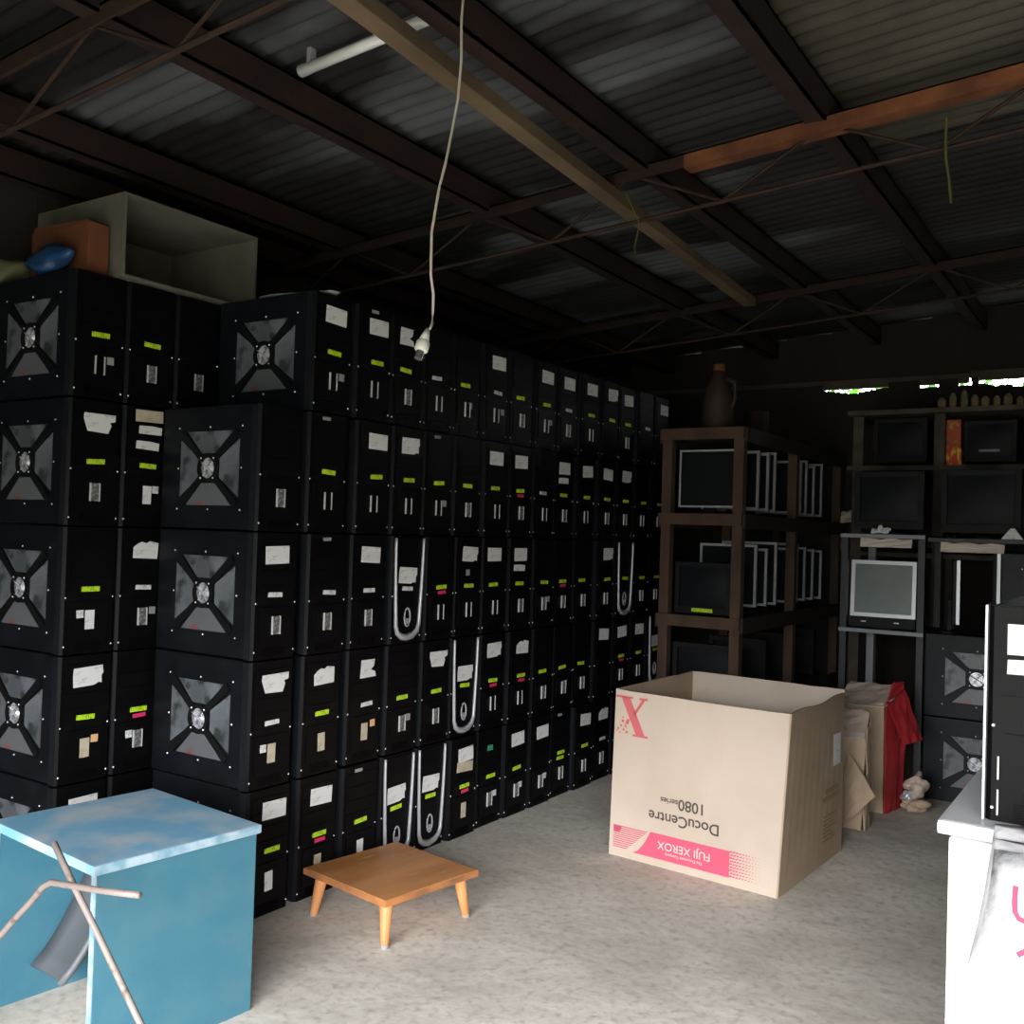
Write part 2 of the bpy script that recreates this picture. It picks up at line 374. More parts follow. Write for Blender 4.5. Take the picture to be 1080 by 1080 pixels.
def hub_bm():
    bm = PR([(YC+.036*math.cos(2*math.pi*k/20), ZC+.036*math.sin(2*math.pi*k/20)) for k in range(20)], 'x', -.098, -.094)
    for r in (.012, .020, .028):
        tube(bm, [(-.100, YC+r*math.cos(2*math.pi*k/16), ZC+r*math.sin(2*math.pi*k/16)) for k in range(17)], .0012, 5)
    tube(bm, [(-.102, YC-.032, ZC-.020), (-.102, YC+.032, ZC+.020)], .003, 6)
    tube(bm, [(-.101, YC-.024, ZC+.026), (-.101, YC+.024, ZC-.026)], .002, 6)
    return bm
me_hub = mesh('fan_guard', hub_bm(), 'hub')
# stickers
def torn(pts): return PR(pts, 'y', -.0012, 0)
me_paper = [
    mesh('paper_label', torn([(-.053,-.030),(.053,-.030),(.053,.030),(-.053,.030)]), 'paper'),
    mesh('paper_label', torn([(-.055,-.030),(.020,-.030),(.040,-.022),(.050,-.026),(.050,.0),(.057,.008),(.055,.034),(-.052,.034),(-.055,.01)]), 'paper'),
    mesh('paper_label', torn([(-.050,-.032),(.050,-.032),(.052,.024),(.016,.030),(.002,.022),(-.016,.026),(-.032,.020),(-.050,.006)]), 'paper'),
    mesh('paper_label', torn([(-.046,-.034),(.042,-.034),(.036,-.014),(.012,-.006),(.030,.006),(.036,.032),(-.040,.034)]), 'paper'),
    mesh('paper_label', torn([(-.050,-.006),(-.038,-.034),(.040,-.034),(.050,-.006),(.044,.004),(.064,.010),(.064,.032),(-.054,.026),(-.056,.008)]), 'paper')]
me_buff = mesh('buff_label', torn([(-.058,-.020),(.056,-.022),(.057,.020),(-.057,.022)]), 'buff')
me_slimpaper = mesh('slim_paper_label', torn([(-.048,-.014),(.046,-.014),(.047,.013),(.010,.016),(-.047,.014)]), 'paper')
me_lime = mesh('lime_strip', torn([(-.034,-.0085),(.034,-.0085),(.034,.0085),(-.034,.0085)]), 'lime')
me_wstrip = mesh('white_strip', torn([(-.032,-.008),(.032,-.008),(.032,.008),(-.032,.008)]), 'whitestrip')
me_pink = mesh('pink_strip', torn([(-.026,-.007),(.026,-.007),(.026,.007),(-.026,.007)]), 'pink')
me_green = mesh('green_sticker', torn([(-.022,-.012),(.022,-.012),(.018,.012),(-.018,.012)]), 'green')
me_sq = mesh('square_sticker', torn([(-.013,-.013),(.013,-.013),(.013,.013),(-.013,.013)]), 'dust')
me_wsq = mesh('square_sticker', torn([(-.013,-.013),(.013,-.013),(.013,.013),(-.013,.013)]), 'whitestrip')
me_osq = mesh('square_sticker', torn([(-.013,-.013),(.013,-.013),(.013,.013),(-.013,.013)]), 'orange')
me_badge = mesh('badge', torn([(-.020,-.006),(.020,-.006),(.020,.006),(-.020,.006)]), 'dust')
me_card = mesh('port_cover_paper', torn([(-.017,-.032),(.017,-.032),(.018,.032),(-.017,.032)]), 'buff')
me_cardw = mesh('port_cover_paper', torn([(-.017,-.032),(.017,-.032),(.018,.032),(-.017,.032)]), 'paper')
# silver U band tower
def uband_bm():
    bm = bmesh.new()
    L = []; n = 40
    for i in range(n+1):
        u = i/n
        if u < .42: s = u/.42; x = -.086+.012*s**1.6*1.2; z = .418-.335*s; wdt = .0045+.004*s
        elif u > .58: s = (1-u)/.42; x = .086-.012*s**1.6*1.2; z = .418-.335*s; wdt = .0045+.004*s
        else:
            a = math.pi*(u-.42)/.16; x = -.0716*math.cos(a)*1.0; z = .083-.058*math.sin(a)**.8; wdt = .0085+.007*math.sin(a)
        L.append((x, z, wdt))
    V = []
    for i, (x, z, wd) in enumerate(L):
        a = L[max(i-1, 0)]; b = L[min(i+1, n)]; d = Vector((b[0]-a[0], b[1]-a[1])).normalized(); nn = Vector((-d.y, d.x))*wd
        V.append([bm.verts.new((x+nn.x, -.004, z+nn.y)), bm.verts.new((x+nn.x*.5, -.013, z+nn.y*.5)), bm.verts.new((x-nn.x*.5, -.013, z-nn.y*.5)), bm.verts.new((x-nn.x, -.004, z-nn.y))])
    for a, b in zip(V, V[1:]):
        for k in range(3): bm.faces.new((a[k], a[k+1], b[k+1], b[k]))
        bm.faces.new((a[3], a[0], b[0], b[3]))
    bm.faces.new(V[0]); bm.faces.new(V[-1][::-1])
    return bm
me_uband = mesh('silver_band', uband_bm(), 'silver', smooth=True)
def oval_bm():
    bm = bmesh.new()
    tube(bm, [(.017*math.cos(a)*(1 if abs(math.sin(a)) < .9 else .9), -.004, .105+.036*math.sin(a)) for a in [2*math.pi*k/20 for k in range(21)]], .0035, 6)
    bmm = bm; box(bmm, -.007, .007, -.006, .0, .078, .100)
    return bm
me_oval = mesh('oval_port_surround', oval_bm(), 'silver', smooth=False)
me_panel = mesh('front_panel', PR([(-.070,.085),(-.045,.045),(-.02,.036),(.02,.036),(.045,.045),(.070,.085),(.080,.415),(-.080,.415)], 'y', -.003, .006), 'bezel')

def tower(x, y, z, label, cfg='', window=False, silver=False, rz=0, group='black computer towers stacked in the long wall', dx=0, rnd=random, name='computer_tower'):
    """cfg tokens: p0..p4 paper shape, b buff, s slim paper, L lime, W white strip, K pink, Q/q/o squares, g green, t badge, C/c paper over port, N no bars"""
    t = thing(name, label, 'computer', (x, y, z), rz, group)
    link('body', me_body, t); link('front_bezel', me_bezel, t); link('lit_edge_strip', me_edge, t)
    jit = lambda a: rnd.uniform(-a, a)
    def st(nm, me, px, pz, a=.05): return link(nm, me, t, (px+dx*.6, -.0032, pz), (0, jit(a), 0))
    for sx in (-1, 1):
        for sz in (.028, .190):
            link('screw', me_screw, t, (sx*.088, .0025, sz), (R(90), 0, 0))
    toks = cfg.split()
    if silver:
        link('silver_band', me_uband, t); link('oval_port_surround', me_oval, t); link('front_panel', me_panel, t)
    elif 'C' in toks: link('port_cover_paper', me_card, t, (0, -.0032, .115), (0, jit(.05), 0))
    elif 'c' in toks: link('port_cover_paper', me_cardw, t, (0, -.0032, .115), (0, jit(.05), 0))
    elif 'N' not in toks:
        bp = link('button_panel', me_bars, t, (0, -.002, .084)); link('port_plate', me_plate if 'v' in toks else me_cover, bp)
    pz = .352 if not silver else .268; lz = .218
    for k in toks:
        if k[0] == 'p':
            st('paper_label', me_paper[int(k[1])], (.004 if not silver else 0), pz, .06)
        elif k == 'b': st('buff_label', me_buff, 0, .395 if any(q[0] == 'p' or q == 's' for q in toks) and 'u' not in toks else .300)
        elif k == 's': st('slim_paper_label', me_slimpaper, -.004, .290)
        elif k == 'L': st('lime_strip', me_lime, 0, lz)
        elif k == 'M': st('lime_strip', me_lime, -.006, lz-.026)
        elif k == 'W': st('white_strip', me_wstrip, 0, lz)
        elif k == 'K': st('pink_strip', me_pink, .004, lz-.022)
        elif k == 'Q': st('square_sticker', me_wsq, .034, .135)
        elif k == 'q': st('square_sticker', me_wsq, -.036, .135)
        elif k == 'o': st('square_sticker', me_osq, .036, .142)
        elif k == 'S': st('square_sticker', me_sq, .040, .135)
        elif k == 'g': st('green_sticker', me_green, -.01, .345)
        elif k == 't': st('badge', me_badge, -.02, .408)
        elif k == 'd': st('square_sticker', me_sq, -.01, .275)
    if window:
        br = link('window_brace', me_brace, t); link('fan_guard', me_hub, br)
        for me in me_panes: link('window_pane', me, br)
        for yy, zz in ((-1,-1),(0,-1),(1,-1),(1,0),(1,1),(0,1),(-1,1),(-1,0)):
            link('screw', me_screw, t, (-.0948, YC+yy*(HWY+.012), ZC+zz*(HWZ+.014)), (0, R(-90), 0))
        for yy, zz in ((-1,-1),(1,-1),(1,1),(-1,1)):
            link('screw', me_screw, t, (-.104, YC+yy*.032, ZC+zz*.034), (0, R(-90), 0))
    return t
WORD = dict(L='lime strip', W='white strip', K='pink strip')
def describe(cfg, silver, window):
    k = cfg.split(); bits = []
    if any(q[0] == 'p' for q in k):
        n = [q for q in k if q[0] == 'p'][0]; bits.append('white paper' if n == 'p0' else 'torn paper')
    if 'b' in k: bits.append('buff label')
    if 's' in k and not bits: bits.append('slim paper')
    if 'L' in k and 'K' in k: bits.append('lime-pink strips')
    elif 'L' in k: bits.append('lime strip')
    elif 'W' in k: bits.append('white strip')
    if 'g' in k: bits.append('green sticker')
    s = 'silver-banded black tower' if silver else 'black tower'
    if bits: s += ' with ' + ' and '.join(bits[:2])
    return s
ORD = ['first', 'second', 'third', 'fourth', 'fifth', 'sixth', 'seventh', 'eighth', 'ninth', 'tenth', 'eleventh', 'twelfth', 'thirteenth', 'fourteenth', 'fifteenth', 'sixteenth']
ROWN = ['bottom row', 'second row up', 'middle row', 'fourth row up', 'top row']
rows = {
 4: [(2.595,'p0 L S',0),(2.81,'p0 L t',0),(3.02,'p3 L v',0),(3.225,'W N2',0),(3.43,'L S',0),(3.645,'p0 W S',0),(3.85,'L v',0),(4.08,'p0 L S',0),(4.30,'p0 W v',0),(4.52,'p0 L',0),(4.74,'p1 L N',0),(4.96,'p0 L v',0),(5.18,'W N',0),(5.40,'p0 W N',0)],
 3: [(2.362,'v',0),(2.59,'L t',0),(2.84,'p0 L',0),(3.05,'p1 L',0),(3.25,'L t S',0),(3.455,'L v',0),(3.66,'p0 L',0),(3.87,'p0 L K v',0),(4.075,'W',0),(4.28,'s p0 L v',0),(4.50,'p0 L',0),(4.73,'p0 L v',0),(4.95,'p1 L v',0),(5.17,'L',0),(5.40,'W v',0)],
 2: [(2.362,'p0 W v',0),(2.60,'W v t',0),(2.83,'p0 W v',0),(3.055,'p1 W',1),(3.27,'L K',0),(3.475,'p1 L d',0),(3.68,'p0 L',0),(3.885,'p0 s L v',0),(4.09,'L S v',0),(4.295,'L K v',0),(4.50,'L v',0),(4.735,'p1 L v',0),(4.96,'L',1),(5.175,'L v',0),(5.385,'L v',0)],
 1: [(2.362,'p4 W C q',0),(2.60,'p2 L C',0),(2.835,'p3 W C o',0),(3.055,'L v S',0),(3.27,'p4 L v',0),(3.475,'p1 L',1),(3.685,'p1 L K',0),(3.90,'p2 L K',0),(4.11,'L v',0),(4.315,'L v Q',0),(4.52,'L v',0),(4.735,'p0 N',0),(4.95,'p0 L K v',0),(5.175,'p0 L v',0),(5.39,'p1 L',1)],
 0: [(2.37,'p0 L c',0),(2.60,'p0 L K C',0),(2.82,'t L c',0),(3.045,'p1 L',1),(3.26,'p1 L',1),(3.475,'p0 u b L K C',0),(3.69,'g L v Q',0),(3.90,'p0 L v Q',0),(4.115,'p0 v Q',0),(4.325,'t L M v',0),(4.54,'p0 L v',0),(4.76,'p2 W v',0),(4.975,'L v',0),(5.19,'p0 L v',0),(5.40,'L v',0)]}
strips = {4:[2.60,2.83,2.98,3.19,3.36,3.66,3.80,4.08,4.30,4.52,4.76,4.97,5.20,5.49], 3:[2.36,2.59,2.86,3.05,3.25,3.44,3.62,3.85,4.01,4.26,4.51,4.73,4.96,5.2,5.42],
          2:[2.35,2.61,2.83,3.05,3.27,3.47,3.65,3.86,4.09,4.28,4.47,4.76,4.97,5.18,5.41], 1:[2.36,2.60,2.85,3.05,3.27,3.48,3.68,3.91,4.09,4.27,4.48,4.73,4.95,5.18,5.4],
          0:[2.39,2.61,2.82,3.03,3.26,3.48,3.70,3.90,4.12,4.32,4.55,4.77,4.98,5.2,5.4]}
rnd = random.Random(21)
for r in range(5):
    for i, (x, cfg, sil) in enumerate(rows[r]):
        lb = describe(cfg, sil, i == 0) + ', ' + ORD[i] + ' from near end, ' + ROWN[r]
        dx = max(-.03, min(.03, strips[r][i]-x))
        tower(x, rnd.uniform(-.008, .008) if i else 0, r*.43, lb, cfg.replace('N2', ''), window=(i == 0), silver=bool(sil), rz=rnd.uniform(-.005, .005) if i else 0, dx=dx, rnd=rnd)
# the recessed block at the left
A = {4: ['L S', 'L v', 'v'], 3: ['p4 L v', 'b s p9 L c Q', ''], 2: ['L c q', 'p2 W v S'], 1: ['p1 L C o', 'L K v q'], 0: ['p0 L v', 'L v']}
for r in range(5):
    for i, cfg in enumerate(A[r]):
        if r == 3 and i == 2: continue
        x = 2.012 + i*.206
        cfg = cfg.replace('p9', '')
        lb = describe(cfg, 0, i == 0) + ', ' + ['left', 'middle' if r == 4 else 'right', 'right-hand'][i] + ' in ' + ROWN[r] + ' of recessed stack'
        t = tower(x, .52, r*.43, lb, cfg, window=(i == 0), rz=0, group='black computer towers in the recessed stack at left', rnd=rnd)
        if r == 3 and i == 1: link('slim_paper_label', me_slimpaper, t, (.006, -.0032, .345))

# ------------------------------------------------------------------ things on the recessed stack
t = thing('wooden_crate', 'large open grey-beige wooden crate lying on its side on the recessed towers', 'crate', (2.07, .50, 2.15))
s = .012
obj('top_board', B((0, .60, 0, .52, .283, .295)), 'plypanel', t)
obj('bottom_board', B((0, .60, 0, .52, 0, .012)), 'plypanel', t)
obj('left_side', B((0, .012, 0, .52, .0125, .2825)), 'plypanel', t)
obj('right_side', B((.588, .60, 0, .52, .0125, .2825)), 'plypanel', t)
obj('back_board', B((.0125, .5875, .508, .52, .0125, .2825)), 'plypanel', t)
t = thing('brown_carton', 'orange-brown cardboard carton left of the open wooden crate', 'carton', (1.98, .56, 2.15), 0)
obj('body', B((0, .078, 0, .34, 0, .178)), 'orangebox', t, bevel=.004)
obj('lid_flap', PR([(0, .1785), (.34, .1785), (.33, .20), (.02, .187)], 'x', .004, .074), 'orangebox', t)
obj('paper_label', B((-.001, 0, .17, .21, .065, .085)), 'paper', t)
def blob(rx, ry, rz_, seed, amp=.25, sub=3):
    bm = bmesh.new(); bmesh.ops.create_icosphere(bm, subdivisions=sub, radius=1)
    rr = random.Random(seed); ph = [(Vector((rr.uniform(-1,1), rr.uniform(-1,1), rr.uniform(-1,1)))*5, rr.uniform(0, 6)) for _ in range(7)]
    for v in bm.verts:
        n = v.co.copy(); k = 1 + amp*sum(math.sin(n.dot(p)+q) for p, q in ph)/4
        v.co = Vector((n.x*rx*k, n.y*ry*k, max(-rz_, n.z*rz_*k)))
    return bm
tag(obj('plastic_bag', blob(.04, .12, .045, 3, .3), 'bluebag', loc=(1.935, .735, 2.197), smooth=True), 'crumpled blue plastic bag on top of the far left towers', 'bag')
tag(obj('folded_cloth', blob(.07, .10, .05, 6, .2), 'olive', loc=(1.96, 1.02, 2.20), smooth=True), 'folded olive cloth at the left edge above the towers', 'cloth')
# towers of the next column to the left (cut by the frame)
tag(obj('plastic_sheet', blob(.085, .20, .006, 9, .4), 'dust', loc=(2.60, .25, 2.157), smooth=True), 'flat scrap of grey plastic on the first top-row tower', 'scrap')

# ------------------------------------------------------------------ blue cabinet
t = thing('blue_cabinet', 'pale blue painted wooden cabinet, open towards the left, before the towers', 'cabinet', (1.435, -.415, 0), R(-5.5))
cw, cd, ch = .455, .515, .50
obj('top', B((-.012, cw+.006, -.008, cd+.006, ch-.024, ch)), 'blue_lit_top', t, bevel=.003)
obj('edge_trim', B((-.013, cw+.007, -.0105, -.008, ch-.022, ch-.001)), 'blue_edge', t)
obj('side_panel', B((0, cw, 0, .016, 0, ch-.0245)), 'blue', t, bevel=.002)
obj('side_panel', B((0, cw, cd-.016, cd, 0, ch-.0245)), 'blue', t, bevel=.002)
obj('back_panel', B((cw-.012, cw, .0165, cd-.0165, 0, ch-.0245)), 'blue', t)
obj('front_edge', B((-.003, 0, 0, .018, 0, ch-.0245)), 'blue_edge', t)
obj('front_edge', B((-.003, 0, cd-.018, cd, 0, ch-.0245)), 'blue_edge', t)
# broken chair: bent tubes and grey seat
t = thing('broken_chair', 'broken chair of bent pale tubes with a grey plastic seat, in the blue cabinet', 'chair', (1.33, -.40, 0))
def rel(p): return (p[0]-1.33, p[1]+.40, p[2])
obj('bent_tube', T([rel(p) for p in ((1.33,-.715,.527),(1.33,-.60,.510),(1.33,-.46,.492),(1.33,-.40,.485),(1.33,-.368,.468),(1.33,-.33,.43),(1.33,-.25,.36),(1.33,-.17,.285),(1.33,-.06,.14),(1.33,.02,.01))], .0075, 8), 'tube', t, smooth=True)
obj('straight_tube', T([rel(p) for p in ((1.348,-.375,.565),(1.346,-.47,.478),(1.345,-.558,.402),(1.345,-.72,.25),(1.345,-.92,.06))], .0075, 8), 'tube', t, smooth=True)
bm = bmesh.new(); g = []
for i in range(9):
    c = []
    for j in range(7):
        u, v = i/8-.5, j/6-.5
        c.append(bm.verts.new((u*.34, v*.30, .02*(abs(u)*2)**3 + .03*(abs(v)*2)**3 - .10*max(0, u-.25))))
    g.append(c)
for i in range(8):
    for j in range(6): bm.faces.new((g[i][j], g[i+1][j], g[i+1][j+1], g[i][j+1]))
so = obj('seat', bm, 'greyplastic', t, loc=rel((1.66, -.10, .235)), rot=(R(-22), R(-58), R(0)), smooth=True)
sm = so.modifiers.new('s', 'SOLIDIFY'); sm.thickness = .014
obj('leg_frame', T([rel(p) for p in ((1.70,-.10,.24),(1.69,-.08,.12),(1.68,-.06,.012))], .011, 8), 'tube', t)

# ------------------------------------------------------------------ wooden stool
t = thing('low_wooden_stool', 'low square orange-brown wooden stool with tapered legs on the concrete', 'stool', (2.617, -.332, 0), R(-8.5))
hs = .208
obj('top', B((-hs, hs, -hs, hs, .138, .160)), 'stool', t, bevel=.004)
obj('edge_band', B((-hs-.002, -hs, -hs, hs, .139, .158), (-hs, hs, -hs-.002, -hs, .139, .158)), 'stool_edge', t)
for sx in (-1, 1):
    for sy in (-1, 1):
        bm = lathe([(.011, 0), (.013, .004), (.0225, .1375)], 14)
        o = obj('leg', bm, 'stool', t, loc=(sx*.163, sy*.163, 0), smooth=False)
        # splay slightly outwards
        for v in o.data.vertices:
            k = (.1375 - v.co.z)*.14; v.co.x += sx*k; v.co.y += sy*k
        fo = obj('foot_cap', lathe([(.0125, 0), (.0135, .012)], 12), 'dust', o, loc=(sx*.0190, sy*.0190, 0))
        fo.data.transform(Matrix.Translation((0, 0, .0002)))

# ------------------------------------------------------------------ big cardboard box
t = thing('cardboard_box', 'big open cardboard box printed upside down with a red X and pink band', 'box', (3.64, -1.36, 0), 0)
# footprint corners
c0, c1, c2, c3 = (0.037, .748), (-.031, .016), (.702, -.02), (.765, .705)
BH = .680; th = .007
def wallp(a, b, z0, z1, inward, top=None, fa=(0, 0), fb=(0, 0)):
    a = Vector(a); b = Vector(b); n = (b-a).normalized(); n = Vector((-n.y, n.x))*inward*th
    bm = bmesh.new(); N = 10
    F, K = [], []
    rr = random.Random(int(a.x*1000))
    for i in range(N+1):
        p = a.lerp(b, i/N); q = p+n; fl_ = Vector(fa).lerp(Vector(fb), i/N); zt = z1 + (top(i/N) if top else 0) + (rr.uniform(-.0015, .0015))
        F.append((bm.verts.new((p.x, p.y, z0)), bm.verts.new((p.x+fl_.x, p.y+fl_.y, zt)))); K.append((bm.verts.new((q.x, q.y, z0)), bm.verts.new((q.x+fl_.x, q.y+fl_.y, zt))))
    for i in range(N):
        bm.faces.new((F[i][0], F[i+1][0], F[i+1][1], F[i][1])); bm.faces.new((K[i+1][0], K[i][0], K[i][1], K[i+1][1]))
        bm.faces.new((F[i][1], F[i+1][1], K[i+1][1], K[i][1])); bm.faces.new((F[i+1][0], F[i][0], K[i][0], K[i+1][0]))
    bm.faces.new((F[0][0], F[0][1], K[0][1], K[0][0])); bm.faces.new((F[N][1], F[N][0], K[N][0], K[N][1]))
    return bm
front = obj('front_panel', wallp(c0, c1, .0, BH, 1, lambda u: -.004*math.sin(u*3), (0, -.013), (0, -.035)), 'kraft_pale_or_lit', t)  # face towards the daylight, coloured paler than the side panels
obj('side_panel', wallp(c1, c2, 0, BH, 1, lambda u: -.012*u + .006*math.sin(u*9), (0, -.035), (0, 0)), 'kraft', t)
obj('back_panel', wallp(c2, c3, 0, BH+.005, 1), 'kraft_pale_or_lit', t)
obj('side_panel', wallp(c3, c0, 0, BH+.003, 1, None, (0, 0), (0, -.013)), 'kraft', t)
bm = bmesh.new(); prism(bm, [(c0[0]+.01, c0[1]-.01), (c1[0]+.01, c1[1]+.01), (c2[0]-.01, c2[1]+.01), (c3[0]-.01, c3[1]-.01)], 'z', .002, .010); obj('bottom_panel', bm, 'kraft', t)
# prints on the front: frame with u from the left corner (c0) to the right corner (c1), v up
a0 = Vector((*c0, 0)); e = (Vector((*c1, 0))-a0); FW = e.length; e.normalize(); nn = Vector((e.y, -e.x, 0))
if nn.x > 0: nn = -nn
def frontM(u, v, flip=False, off=.0009):
    p = a0 + e*u + Vector((0, 0, v)) + nn*off
    ex, ez = (e, Vector((0,0,1))) if not flip else (-e, Vector((0,0,-1)))
    return Matrix(((ex.x, ez.x, nn.x, p.x), (ex.y, ez.y, nn.y, p.y), (ex.z, ez.z, nn.z, p.z), (0,0,0,1)))
def place(name, me, Mx):
    o = link(name, me, t); o.matrix_local = Mx; return o
def flat(polys, m, name):
    bm = bmesh.new()
    for p in polys: prism(bm, p, 'z', 0, .0005)
    return mesh(name, bm, m)
# the X emblem with scattered corner squares (serif X)
X = []
X.append([(-.050,.072),(-.012,.072),(.056,-.064),(.018,-.064)])          # thick stroke
X.append([(-.070,.076),(.002,.076),(.002,.068),(-.070,.068)])
X.append([(.030,.076),(.066,.076),(.066,.068),(.030,.068)])
X.append([(.042,.070),(.056,.070),(.012,.004),(.004,.012)])
X.append([(.004,-.064),(.070,-.064),(.070,-.072),(.004,-.072)])
X.append([(-.022,-.010),(-.008,-.010),(-.016,-.030),(-.030,-.030)])
for px, py, s_ in ((-.040,-.020,.010),(-.028,-.038,.009),(-.048,-.038,.008),(-.060,-.050,.008),(-.036,-.052,.008),(-.022,-.060,.009),(-.052,-.064,.006),(-.066,-.058,.005),(-.040,-.006,.006)):
    X.append([(px-s_/2,py-s_/2),(px+s_/2,py-s_/2),(px+s_/2,py+s_/2),(px-s_/2,py+s_/2)])
place('x_emblem', flat([[(x*1.08, y*1.08) for x, y in p] for p in X], 'boxred', 'x_emblem'), frontM(.094, .575))
place('printed_text', text_mesh('printed_text', 'DocuCentre', .061, 'boxblack', .0004, True), frontM(.340, .198, True))
place('printed_text', text_mesh('printed_text', '1080', .060, 'boxblack', .0004, True), frontM(.375, .264, True))
place('printed_text', text_mesh('printed_text', 'series', .034, 'boxblack', .0004, True), frontM(.275, .268, True))
# pink band
band = []
v0, v1 = .030, .130
band.append([(.115, v0),(.54, v0),(.54, v1),(.195, v1),(.165,.075),(.14,.045)])
for k in range(13):     # halftone fade towards the right
    for j in range(9):
        s_ = .0115*(1-k/14)
        x_ = .546 + k*.0125 + (j % 2)*.003; y_ = v0+.006+j*.0115
        band.append([(x_-s_/2,y_-s_*.30),(x_+s_/2,y_-s_*.30+.002),(x_+s_/2,y_+s_*.42),(x_-s_/2,y_+s_*.42-.002)])
for k in range(11):     # hatched area at the left, above a curved sweep
    y_ = v1 - .004 - k*.0085; xr = .178 - .0085*k*1.1; xl = .020 + .000*k
    if xr-xl > .03: band.append([(xl, y_-.004),(xr, y_-.004),(xr+.006, y_),(xl, y_)])
band.append([(.022, v1-.006),(.06, v1-.006),(.05,v1-.03),(.022,v1-.03)])
place('pink_band', flat(band, 'boxpink', 'pink_band'), frontM(0, 0))
place('printed_text', text_mesh('printed_text', 'FUJI XEROX', .044, 'boxcream', .0004), frontM(.345, .088, True, .0016))
place('printed_text', text_mesh('printed_text', 'The Document Company', .016, 'boxcream', .0004), frontM(.345, .056, True, .0016))
# side: shipping label and faded print
b0 = Vector((*c1, 0)); e2 = (Vector((*c2, 0))-b0); SW = e2.length; e2.normalize(); n2 = Vector((e2.y, -e2.x, 0))
if n2.y > 0: n2 = -n2
def sideM(u, v, flip=False, off=.0009):
    p = b0 + e2*u + Vector((0,0,v)) + n2*off
    ex, ez = (e2, Vector((0,0,1))) if not flip else (-e2, Vector((0,0,-1)))
    return Matrix(((ex.x, ez.x, n2.x, p.x), (ex.y, ez.y, n2.y, p.y), (ex.z, ez.z, n2.z, p.z), (0,0,0,1)))
place('paper_label', flat([[(-.045,-.065),(.045,-.065),(.045,.065),(-.045,.065)]], 'paper', 'paper_label'), sideM(.63, .45, off=.0055))
fad = [[(.0, k*.016), (.16-.03*(k % 3), k*.016), (.16-.03*(k % 3), k*.016+.006), (.0, k*.016+.006)] for k in range(7)]
place('faded_print', flat(fad, 'boxfade', 'faded_print'), sideM(.48, .09, off=.003))
place('faded_print', flat([[(0,0),(.20,0),(.20,.016),(0,.016)],[(.03,.03),(.20,.03),(.20,.046),(.03,.046)]], 'boxfade', 'faded_print'), sideM(.45, .255, off=.0065))
# ------------------------------------------------------------------ torn cartons behind the box
def sheet(bm, quad, th=.006, n=5, amp=.006, seed=1, rag=0):
    rr = random.Random(seed); a, b, c, d = [Vector(q) for q in quad]
    nrm = (b-a).cross(d-a).normalized()
    G = []
    for i in range(n+1):
        r_ = []
        for j in range(n+1):
            u, v = i/n, j/n
            p = (a.lerp(b, u)).lerp(d.lerp(c, u), v) + nrm*rr.uniform(-amp, amp)
            if j == n: p += (d-a).normalized()*rr.uniform(-rag, rag)
            r_.append((bm.verts.new(p), bm.verts.new(p+nrm*th)))
        G.append(r_)
    for i in range(n):
        for j in range(n):
            q = [G[i][j], G[i+1][j], G[i+1][j+1], G[i][j+1]]
            bm.faces.new([x[0] for x in q][::-1]); bm.faces.new([x[1] for x in q])
    for i in range(n):
        for j, s_ in ((0, 1), (n, -1)):
            q = [G[i][j][0], G[i+1][j][0], G[i+1][j][1], G[i][j][1]]; bm.faces.new(q[::s_])
            q = [G[j][i][0], G[j][i+1][0], G[j][i+1][1], G[j][i][1]]; bm.faces.new(q[::-s_])
def SH(*quads, **k):
    bm = bmesh.new()
    for i, q in enumerate(quads): sheet(bm, q, seed=i+k.get('seed', 1), amp=k.get('amp', .006), rag=k.get('rag', 0))
    return bm
t = thing('torn_carton', 'torn brown carton with a red printed side, standing before the dark rack', 'carton', (5.0, -1.4, 0))
def q3(*p): return [(x-5.0, y+1.4, z) for x, y, z in p]
obj('front_panel', SH(q3((5.06,-1.20,.005),(5.04,-1.395,.005),(5.02,-1.395,.54),(5.04,-1.18,.55)), rag=.012), 'kraft', t)
obj('red_side', SH(q3((5.045,-1.40,.005),(5.22,-1.435,.005),(5.20,-1.46,.55),(5.03,-1.40,.55)), rag=.006, seed=4), 'redcard', t)
obj('back_panel', SH(q3((5.24,-1.22,.01),(5.24,-1.42,.01),(5.22,-1.42,.60),(5.22,-1.20,.58)), rag=.02, seed=9), 'kraft', t)
obj('left_side', SH(q3((5.235,-1.19,.01),(5.07,-1.19,.01),(5.05,-1.17,.55),(5.22,-1.18,.58)), rag=.015, seed=12), 'kraft', t)
obj('red_flap', SH(q3((5.03,-1.415,.53),(5.18,-1.455,.60),(5.14,-1.555,.37),(5.0,-1.50,.36)), seed=5), 'redcard', t)
obj('red_flap', SH(q3((5.03,-1.40,.56),(5.16,-1.44,.575),(5.16,-1.45,.64),(5.05,-1.43,.645)), seed=6), 'redcard', t)
obj('top_flap', SH(q3((5.0,-1.17,.52),(5.0,-1.40,.52),(5.22,-1.44,.60),(5.22,-1.18,.60)), rag=.02, seed=15), 'kraft_pale_or_lit', t)
obj('teal_print', SH(q3((5.012,-1.22,.34),(5.012,-1.32,.36),(5.006,-1.33,.49),(5.006,-1.22,.50)), seed=17, amp=.001), 'tealcard', t)
t = thing('torn_carton', 'sagging brown carton with drooping flaps, between big box and red-sided carton', 'carton', (4.68, -1.37, 0))
def q4(*p): return [(x-4.9, y+1.15, z) for x, y, z in p]
obj('front_panel', SH(q4((4.92,-.98,.005),(4.90,-1.16,.005),(4.88,-1.18,.46),(4.90,-.96,.47)), rag=.02, seed=21), 'kraft', t)
obj('side_panel', SH(q4((4.905,-1.165,.005),(5.02,-1.165,.005),(5.0,-1.16,.48),(4.885,-1.18,.46)), rag=.015, seed=22), 'kraft', t)
